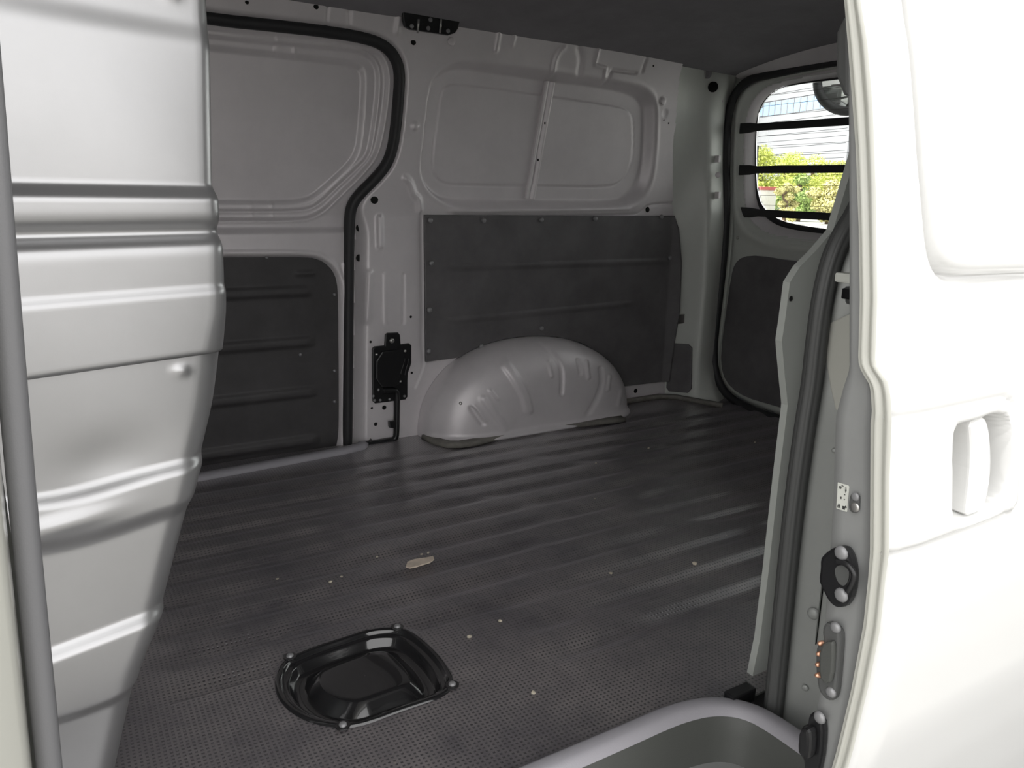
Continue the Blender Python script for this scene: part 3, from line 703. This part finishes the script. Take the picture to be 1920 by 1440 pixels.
# inner flange edge seen past the seal
fl = [pl(x, y, 1, .735) for x, y in [(1562,432),(1530,470),(1500,500),(1481,530),(1472,600),(1466,640),(1471,700),(1477,760),(1460,900),(1440,1080),(1425,1200),(1402,1312)]]
fl = [np.array([1.06, .735, 1.0])] + fl
loop = fl + [np.array([p[0] + .10, .735, p[2]]) for p in reversed(fl)]
inf = plate('inner_flange', loop, (0, .012, 0), mat('pale_grey_paint', (.46, .48, .45), .45, .1), nw, .0)
dome('plug_hole', pl(1483, 560, 1, .734), (0, -1, 0), .004, .001, HOLE, nw, 2, 8)
# pieces on the jamb
p = pl(1584, 521, 1, .60); lampb = box('courtesy_switch', p + np.array([-.004, -.012, -.006]), p + np.array([.012, .012, .006]), STICK, nw, .003)
def jx(z): return sx(z) + .03
p = pl(1548, 551, 0, .905); box('striker_bracket', p + np.array([-.006, -.013, -.012]), p + np.array([.03, .013, .012]), GREY, nw, .003)
p = pl(1582, 551, 0, .905); box('striker_cup', p + np.array([-.010, -.020, -.012]), p + np.array([.03, .016, .012]), SEALG, nw, .004)
p = pl(1590, 551, 0, .893); box('striker_mouth', p + np.array([-.003, -.008, -.007]), p + np.array([.02, .008, .007]), BLACK, nw, .002)
oc = [pl(x, y, 0, .885) for x, y in [(1546,610),(1610,580),(1610,700),(1590,735),(1574,772),(1566,768),(1556,724),(1549,680)]]
plate('outer_corner', oc, (.01, 0, 0), WHITE_SHADED, nw, .002)
rp = [pl(x, y, 1, .615) for x, y in [(1475,1115),(1482,1105),(1548,1090),(1542,1205),(1478,1218),(1468,1210)]]
G_ = [np.array([sx(q[2]) + .022, q[1], q[2]]) for q in rp]
plate('recess_cover', G_, (-.003, 0, 0), JAMB, nw, .002)
for x, y, r in [(1508,1157,.009),(1463,1311,.005),(1505,858,.0035)]:
    q = pl(x, y, 1, .625); dome('bolt', (sx(q[2]) + .021, q[1], q[2]), (-1, -.3, 0), r, r * .5, JAMB, nw)
# top rail over the doorway (outside the picture, keeps the roof joined)
grid('roof_rail', np.array([[(x, .72, 1.2), (x, .66, 1.165), (x, .60, 1.16), (x, .55, 1.2), (x, .50, 1.27)] for x in np.linspace(-.6, 2.3, 10)]), WHITE, nw)
# sill trim
sp = [np.array(q) for q in [(-.12, .722), (.2, .722), (.45, .722), (.62, .722), (.71, .724), (.765, .716), (.80, .700), (.825, .675), (.838, .64), (.842, .56), (.842, .46)]]
sp = chaikin(sp, 2, False)
T = np.gradient(sp, axis=0); T /= np.linalg.norm(T, axis=1)[:, None]; N = np.stack([T[:, 1], -T[:, 0]], 1)
secs = [(-.012, -.03), (-.012, .006), (-.010, .014), (-.004, .018), (.012, .020), (.020, .017), (.026, .008), (.032, -.02), (.042, -.09), (.060, -.17), (.09, -.20), (.13, -.205)]
G = np.array([[(p[0] + n[0] * a, p[1] + n[1] * a, z) for a, z in secs] for p, n in zip(sp, N)])
sill = struct(grid('trim_2', G, DPLAST), 'grey plastic sill trim curving round the doorway step')
G = np.array([[(p[0] + n[0] * a, p[1] + n[1] * a, z + .0012) for a, z in secs[1:7]] for p, n in zip(sp, N)])
grid('sill_lip', G, PLAST, sill)
box('step_plate', (-.15, .40, -.26), (.80, .62, -.195), DPLAST, sill, .006)
p = pl(1385, 1300, 2, .02); box('lip_clip', p + np.array([-.02, -.008, -.02]), p + np.array([.03, .012, .004]), BLACK, sill, .003)

# ================================================================== OPEN SLIDING DOOR (near)
nd = thing('sliding_door', 'open white sliding door with recessed pull handle and grey leading edge', 'door', (.9, .43, -.05))
XE = .655
SKZ = np.array([pl(x, y, 0, XE)[1:] for x, y in [(1613,0),(1626,78),(1636,194),(1642,350),(1645,560),(1642,640),(1641,680),(1645,692),(1664,713),(1670,744),(1672,793),(1668,900),(1667,1037),(1660,1085),(1650,1180),(1630,1280),(1600,1405),(1590,1440)]])
SKZ = np.vstack([[(.545, 1.16)], SKZ, [(.412, .10), (.43, .0), (.45, -.1), (.47, -.2)]])[::-1]
HMZ = np.array([pl(x, y, 0, XE)[1:] for x, y in [(1584,0),(1593,117),(1605,272),(1611,428),(1613,560),(1610,677),(1615,695),(1632,722),(1636,774),(1633,787),(1632,1037),(1629,1080),(1620,1168),(1597,1292),(1570,1405),(1560,1440)]])
HMZ = np.vstack([[(.56, 1.16)], HMZ, [(.432, .10), (.45, .0), (.47, -.1), (.49, -.2)]])[::-1]
INZ = np.array([pl(x, y, 0, .663)[1:] for x, y in [(1586,40),(1590,100),(1591,400),(1591,690),(1577,728),(1563,780),(1558,950),(1548,1100),(1540,1200),(1533,1300),(1520,1400)]])
INZ = np.vstack([[(.58, 1.16)], INZ, [(.452, .1), (.465, 0), (.485, -.1), (.505, -.2)]])[::-1]
def ysk(z): return np.interp(z, SKZ[:, 1], SKZ[:, 0])
def yhm(z): return np.interp(z, HMZ[:, 1], HMZ[:, 0])
def yin(z): return np.interp(z, INZ[:, 1], INZ[:, 0])
def smooth_skin(z):                                     # gentle body section away from the edge
    return (ysk(z - .012) + ysk(z - .006) + ysk(z) + ysk(z + .006) + ysk(z + .012)) / 5
def SK(x, y): return surf(x, y, smooth_skin, 1)
gx = np.r_[np.r_[np.arange(XE, .96, .002), np.arange(.96, 1.06, .0035)], np.arange(1.06, 1.62, .005)]; gz = np.arange(-.18, 1.155, .0045)
X, Z = np.meshgrid(gx, gz, indexing='ij')
POCK = chaikin([SK(1560 + u / 3.272, 640 + v / 3.272)[[0, 2]] for u, v in [(694,560),(705,520),(735,492),(800,478),(960,430),(1005,432),(1035,465),(1045,560),(1045,720),(1036,900),(1005,985),(940,1035),(740,1105),(705,1100),(690,1050),(690,800)]], 2)
PLT = chaikin([SK(x, y)[[0, 2]] for x, y in [(1640,802),(1665,796),(1780,772),(1860,754),(1884,752),(1896,775),(1898,930),(1885,955),(1860,965),(1663,1036),(1640,1045)]], 1)
WN = chaikin([SK(x, y)[[0, 2]] for x, y in [(1690,-90),(1705,50),(1722,250),(1738,430),(1745,475),(1757,500),(1785,515),(1880,512),(1990,509)]] + [np.array([1.5, .68]), np.array([1.5, 1.1]), np.array([.70, 1.1])], 2)
sP, sPl, sWn = sdf(POCK, X, Z), sdf(PLT, X, Z), sdf(WN, X, Z)
inn = np.zeros_like(X)
inn += .065 * ss((-sP + .001) / .009) - .001 * g(sP - .003, .004)
inn -= .004 * ss((-sPl + .002) / .003)
inn -= .005 * ss(-sWn / .012); inn += .022 * g(sWn - .004, .0042); inn += .005 * g(sPl - .004, .003) * (X < .86)
ed = ss((X - XE) / .02)
Ys = ysk(Z) * (1 - ed) + smooth_skin(Z) * ed - .004 * ss((X - XE) / .012) - .004 * ss((X - XE) / .05)
grid('outer_skin', np.stack([X, Ys + inn + .004, Z], -1), WHITE, nd)
lc = POCK.mean(0)
plate('pocket_shade', [(q[0], float(smooth_skin(q[1])) + .046, q[1]) for q in lc + (POCK - lc) * .93], (0, .004, 0), mat('pocket_shade_grey', (.34, .335, .32), .45), nd)  # added grey sheet over the pocket floor, stands in for depth shading
# handle bar in the pocket
hb = chaikin([SK(1560 + u / 3.272, 640 + v / 3.272) for u, v in [(820,495),(870,470),(918,458),(940,520),(952,620),(955,760),(945,880),(912,1020),(860,1050),(802,1068),(806,1000),(822,880),(832,740),(830,600)]], 1)
hbar = plate('pull_handle', [p + np.array([0, .022, 0]) for p in hb], (0, -.026, 0), WHITE, nd, .004, 3)
zz = np.arange(-.18, 1.155, .006)
# hem: two beads between the skin edge and the inner face
def blend(a): return ysk(zz) * (1 - a) + yhm(zz) * a
G = np.stack([np.stack([np.full_like(zz, XE + dx), blend(a), zz], -1) for a, dx in [(0, 0), (.12, -.003), (.32, -.001), (.45, .002), (.58, -.001), (.70, -.004), (.82, -.001), (.88, .001), (.95, -.002), (1, .002)]], 1)
grid('edge_hem', G, WHITE_SHADED, nd, flip=True)
yi = yin(zz); yh = yhm(zz)
G = np.stack([np.stack([np.full_like(zz, XE + dx), yh * (1 - a) + yi * a, zz], -1) for a, dx in [(0, .002), (.04, .008), (.3, .008), (.7, .008), (.94, .008), (1, .012)]] + [np.stack([np.full_like(zz, x), yi + dy, zz], -1) for x, dy in [(.69, .004), (.9, .006), (1.6, .006)]], 1)
grid('leading_edge', G, GREY, nd, flip=True)
def EP(x, y, dx=0.0): return pl(x, y, 0, XE + .0075 + dx)
# lock diagram sticker
stk = plate('lock_sticker', [EP(1540 + u / 14.4, 880 + v / 14.4) for u, v in [(455,350),(735,430),(760,470),(705,1140),(680,1145),(415,1050)]], (-.0006, 0, 0), STICK, nd)
def ink(poly): plate('sticker_mark', [EP(1540 + u / 14.4, 880 + v / 14.4, -.0007) for u, v in poly], (-.0004, 0, 0), INK, stk)
def frame4(u, v, a, b, wd):
    ink([(u, v), (u + a, v + a * .15), (u + a, v + a * .15 + wd), (u, v + wd)]); ink([(u - 6, v + b), (u + a - 6, v + b + a * .15), (u + a - 6, v + b + a * .15 + wd), (u - 6, v + b + wd)])
    ink([(u, v), (u + wd, v), (u + wd - 6, v + b), (u - 6, v + b)]); ink([(u + a - wd, v + a * .15), (u + a, v + a * .15), (u + a - 6, v + b + a * .15 + wd), (u + a - wd - 6, v + b + a * .15 + wd)])
frame4(485, 450, 60, 50, 16); frame4(445, 960, 62, 52, 18)
ink([(550,425),(590,435),(605,470),(592,470),(580,448),(550,440)]); ink([(455,925),(495,935),(500,955),(488,955),(482,947),(455,940)])
ink([(650,490),(685,500),(680,525),(648,518)]); ink([(650,540),(690,550),(680,590),(665,630),(650,625),(655,580),(640,565)])
ink([(622,675),(650,682),(645,700),(620,692)]); ink([(525,735),(550,742),(545,800),(520,795)]); ink([(612,800),(640,808),(636,830),(608,822)])
ink([(575,985),(640,1005),(655,980),(675,1000),(690,1040),(640,1045),(632,1095),(575,1070)])
# child lock slot
cl = chaikin([EP(1540 + u / 14.4, 880 + v / 14.4) for u, v in [(830,690),(880,625),(960,625),(1010,690),(1070,720),(1050,1080),(1000,1160),(920,1175),(840,1130),(785,1040),(800,800)]], 1)
ch = plate('child_lock', cl, (-.003, 0, 0), SEALG, nd, .001)
dome('screw', EP(1540 + 920 / 14.4, 880 + 740 / 14.4, -.003), (-1, 0, 0), .0045, .002, RIVET, ch)
dome('slot', EP(1540 + 905 / 14.4, 880 + 1030 / 14.4, -.003), (-1, 0, 0), .005, .0012, STEEL, ch)
# dovetail wedge
def c2(u, v, dx=0): return EP(1400 + u / 4.5, 800 + v / 4.5, dx)
wd = chaikin([c2(u, v) for u, v in [(690,1090),(720,1050),(790,1000),(860,990),(910,1030),(945,1120),(962,1240),(945,1400),(900,1490),(860,1505),(820,1500),(760,1450),(700,1330),(676,1270),(690,1180)]], 1)
wed = plate('dovetail_wedge', wd, (-.014, 0, 0), BLACK, nd, .004)
hol = chaikin([c2(u, v, -.014) for u, v in [(745,1210),(770,1170),(830,1165),(870,1200),(865,1300),(830,1345),(790,1330),(760,1280)]], 1)
plate('wedge_mouth', hol, (-.001, 0, 0), SEALG, wed)
lip = [c2(u, v, -.016) for u, v in [(760,1130),(830,1150),(880,1190),(915,1250),(885,1330),(850,1390)]]
sweep('wedge_lip', lip, circ(.003, 8), BLACK, wed, side=(1, 0, 0))
for u, v in [(800,1065), (800,1420)]: dome('bolt', c2(u, v, -.014), (-1, 0, 0), .0075, .004, RIVET, wed)
# electric contact block
def c3(u, v, dx=0): return EP(1380 + u / 4, 1080 + v / 4, dx)
blk = chaikin([c3(u, v) for u, v in [(690,380),(710,335),(745,332),(800,370),(828,430),(815,620),(800,800),(785,900),(755,920),(710,900),(665,840),(650,760),(640,620),(650,490),(700,480)]], 1)
cb = plate('contact_block', blk, (-.010, 0, 0), SEALG, nd, .003)
ib = chaikin([c3(u, v, -.010) for u, v in [(655,510),(740,470),(760,520),(745,780),(690,800),(650,740)]], 1)
plate('contact_face', ib, (-.006, 0, 0), DPLAST, cb, .002)
for u, v in [(650,503),(640,582),(633,662),(630,742)]: dome('contact_pin', c3(u, v, -.010), (-1, .3, 0), .003, .006, COPPER, cb)
for u, v in [(750,385), (715,870)]: dome('bolt', c3(u, v, -.009), (-1, 0, 0), .006, .004, RIVET, cb)
# rubber stop
bs = chaikin([c3(u, v) for u, v in [(590,1020),(620,1002),(660,1030),(700,1100),(690,1300),(660,1440),(640,1560),(600,1560),(560,1450),(550,1350),(525,1290),(530,1110),(580,1100)]], 1)
sb = plate('rubber_stop', bs, (-.010, 0, 0), BLACK, nd, .003)
bs2 = chaikin([c3(u, v, -.010) for u, v in [(535,1115),(590,1110),(620,1160),(610,1330),(580,1360),(540,1310),(522,1280)]], 1)
plate('stop_pad', bs2, (-.014, 0, 0), BLACK, sb, .005)
dome('bolt', c3(630, 1060, -.009), (-1, 0, 0), .007, .004, RIVET, sb)
# upper roller bracket inside the door top
ub = [pl(x, y, 0, .70) for x, y in [(1568,60),(1582,30),(1592,40),(1592,180),(1580,178),(1566,140)]]
plate('roller_bracket', ub, (.03, 0, 0), SEALG, nd, .004)

# ================================================================== FLOOR HATCH
hc = HATCH.mean(0)
hat = thing('floor_hatch', 'glossy black dished steel hatch cover sunk in the mat', 'hatch', (hc[0], hc[1], -.03))
H = resample(HATCH, 140)
def inset(P, d):
    n = len(P); T = np.roll(P, -1, 0) - np.roll(P, 1, 0); T /= np.linalg.norm(T, axis=1)[:, None]
    Nn = np.stack([-T[:, 1], T[:, 0]], 1); c = P.mean(0)
    s_ = np.sign(((c - P) * Nn).sum(1).mean()); Q = P + Nn * s_ * d
    if d > .014:
        b = P + Nn * s_ * .014; c = b.mean(0); Q = c + (b - c) * (1 - (d - .014) / .085)
    return Q
prof = [(-.003, -.006), (-.003, .002), (0, .004), (.004, .004), (.007, .001), (.009, -.003), (.012, -.004), (.016, -.004), (.018, -.007), (.021, -.018), (.024, -.021), (.032, -.022), (.034, -.0215), (.036, -.020), (.049, -.004), (.051, -.003), (.058, -.003)]
rings = [np.c_[inset(H, d), np.full(140, z)] for d, z in prof]
last = rings[-1]; cc = last.mean(0)
for s_ in (.7, .4, .15, .01): rings.append(cc + (last - cc) * s_)
grid('pan', np.array(rings), GLOSS, hat, close_v=True, flip=True)
for u, v in [(255,447),(1060,226),(1472,660),(652,965)]:
    p = pl(480 + u / 4, 1120 + v / 4, 2, .003); 
    ear = [p + np.array([.011 * math.cos(a), .011 * math.sin(a), 0]) for a in np.linspace(0, 2 * math.pi, 14, endpoint=False)]
    lug = plate('lug', ear, (0, 0, .002), GLOSS, hat, .0008); dome('screw', p + np.array([0, 0, .002]), (0, 0, 1), .006, .004, RIVET, lug)
p = pl(480 + 325 / 4, 1120 + 610 / 4, 2, -.012)

# ================================================================== LITTER ON THE MAT
pp = [pl(x, y, 2, .003) for x, y in [(761,1064),(764,1055),(778,1050),(800,1047),(812,1044),(814,1050),(806,1056),(792,1060),(780,1064),(768,1066)]]
ps = plate('paper_scrap', pp, (0, 0, .0025), PAPER, None, .0)
tag(ps, 'torn beige scrap of paper lying on the black mat', 'paper')
CR_ = mat('crumb', (.55, .50, .40), .8)
spots = [(1145,1076,.0045),(1216,841,.004),(1303,1058,.006),(1117,869,.0035),(880,1195,.005),(938,1165,.004),(614,1208,.004),(1000,1300,.004),(1115,935,.003),(707,1045,.003),(1415,830,.004),(640,1082,.003),(620,1092,.004),(520,1086,.003),(790,1040,.0035),(803,1037,.003)]
def crumb_label(x, y):
    if abs(x - 790) < 40 and abs(y - 1045) < 30: return 'tiny crumb beside the torn paper scrap'
    if y > 1150 and x > 860: return 'pale crumb on the mat between the hatch and the sill'
    if x < 660: return 'tiny crumb on the mat between the hatch and the closed door'
    if y < 950: return 'tiny crumb on the mat in front of the wheel arch'
    if r > .005: return 'largest pale crumb lying alone on the ribs of the mat'
    return 'tiny pale crumb alone on the mat ribs'
for k, (x, y, r) in enumerate(spots):
    p = pl(x, y, 2, .0); v = []; 
    bm = bmesh.new(); bmesh.ops.create_icosphere(bm, subdivisions=1, radius=r)
    for q in bm.verts: q.co *= random.uniform(.7, 1.2); q.co.z *= .6
    bmesh.ops.translate(bm, verts=bm.verts, vec=Vector((p[0], p[1], r * .35)))
    me = bpy.data.meshes.new('crumb'); bm.to_mesh(me); bm.free()
    tag(link('crumb', me, CR_, None, False), crumb_label(x, y), 'crumb', 'crumbs on the mat')

# ================================================================== OUTSIDE, seen through the rear window
def far(x, y, dist):                      # point at a horizontal distance from the van
    d = ray(x, y); return EYE + d * (dist / math.hypot(d[0], d[1]))
bld = thing('building', 'long white clad industrial building with a strip of blue windows', 'building', far(1500, 380, 80) * np.array([1, 1, 0]) + np.array([0, 0, -.55]))
B0 = far(1300, 300, 96); B1 = far(1592, 300, 76); du = B1 - B0; du[2] = 0; Lb = np.linalg.norm(du); du /= Lb
nb = np.array([du[1], -du[0], 0]); nb = nb if nb @ (EYE - B0) > 0 else -nb
WCL = mat('white_cladding', (.27, .275, .295), .5, var=.03); BGL = mat('blue_window_glass', (.24, .36, .56), .25, .0)
GRV = mat('grey_groove', (.25, .25, .28), .7)
def bq(name, s0, s1, z0, z1, d0, d1, m, par):
    c = [B0 * np.array([1, 1, 0]) + du * s + nb * d for s, d in ((s0, d0), (s1, d0), (s1, d1), (s0, d1))]
    return plate(name, [q + np.array([0, 0, z0]) for q in c], (0, 0, z1 - z0), m, par)
bq('wall_core', 0, Lb, -.55, 16.5, -8, -.12, GRV, bld)
zs = np.arange(-.55, 8.6, .62)
for z in zs: bq('cladding_board', 0, Lb - .5, z + .045, z + .62, -.12, 0, WCL, bld)
zw = 8.75
for z in np.arange(zw + 1.4, 16.3, .62): bq('cladding_board', 0, Lb - .5, z + .045, z + .62, -.12, 0, WCL, bld)
nwin = 26; stp = (Lb - 1) / nwin
for k in range(nwin):
    fr_ = bq('window', .3 + k * stp, .3 + (k + 1) * stp - .06, zw + .05, zw + 1.38, -.12, -.03, WCL, bld)
    bq('pane', .34 + k * stp, .3 + (k + 1) * stp - .16, zw + .10, zw + 1.33, -.03, -.01, BGL, fr_)
for s in (Lb * .45, Lb - .4): bq('downpipe', s, s + .25, -.55, 16.5, 0, .2, WCL, bld)
# trees
LEAVES = [mat('leaf_%s' % n, c, .6, var=.35, vscale=3) for n, c in (('lime', (.50, .55, .12)), ('green', (.24, .34, .09)), ('ochre', (.50, .47, .20)))]
BARK = mat('bark', (.12, .08, .05), .9)
def tree(x, y_top, dist, wpx, mi, label):
    top = far(x, y_top, dist); base = np.array([top[0], top[1], -.55]); Ht = top[2] + .55; W_ = wpx * dist / F_PX / 1.0
    t = thing('tree', label, 'tree', base, 'trees behind the van')
    n = 5000; v = []; f = []
    cl = [(rng.normal(0, W_ * .24, 2), rng.uniform(.15, .86) * Ht) for _ in range(16)]
    cl.append((np.zeros(2), Ht * .9))
    for k in range(n):
        c, z = cl[k % len(cl)]
        q = rng.normal(0, 1, 3); q /= np.linalg.norm(q); rr_ = rng.uniform(.6, 1) * W_ * .26
        p = base + np.array([c[0] + q[0] * rr_, c[1] + q[1] * rr_, z + q[2] * rr_ * .7])
        p[2] = min(max(p[2], -.4), top[2] + .15)
        a = rng.normal(0, 1, 3); a /= np.linalg.norm(a); b = np.cross(a, q); b /= np.linalg.norm(b) + 1e-9
        s = rng.uniform(.06, .13); i = len(v)
        v += [p - a * s, p + b * s * .5, p + a * s, p - b * s * .5]; f.append((i, i + 1, i + 2, i + 3))
    pyd('foliage', v, f, LEAVES[mi], t, False)
    sweep('trunk', [base, base + np.array([.1, 0, Ht * .4]), base + np.array([-.1, .1, Ht * .8])], circ(.14, 8), BARK, t, side=(1, 0, 0))
for a in [(1432,272,56,75,0,'lime green tree behind the van at the window edge'), (1478,290,61,80,0,'lime green tree in front of the white building'), (1530,292,65,75,0,'pale lime tree in front of the white building'),
          (1575,302,58,60,0,'low lime tree nearest the end of the white building'), (1505,328,51,60,1,'dark green bush among the lime trees'), (1477,342,45,30,2,'ochre bush beside the white kiosk'), (1560,340,47,60,2,'ochre bush below the lime trees'), (1395,290,65,80,1,'dark green tree behind the kiosk')]:
    tree(*a)
# kiosk with red edged roof
kp = far(1424, 372, 46); ks = thing('kiosk', 'small white kiosk with a red roof edge among the trees', 'kiosk', kp * np.array([1, 1, 0]) + np.array([0, 0, -.55]))
kx, ky = kp[0], kp[1]; kt = far(1424, 352, 46)[2]
box('booth', (kx - .6, ky - .55, -.55), (kx + .7, ky + .75, kt - .12), WHITE, ks, .02)
box('roof', (kx - .68, ky - .63, kt - .12), (kx + .78, ky + .83, kt + .06), mat('red_roof', (.45, .10, .10), .6), ks, .02)
box('booth_window', (kx - .62, ky - .3, .35), (kx - .595, ky + .4, .95), BGL, ks)
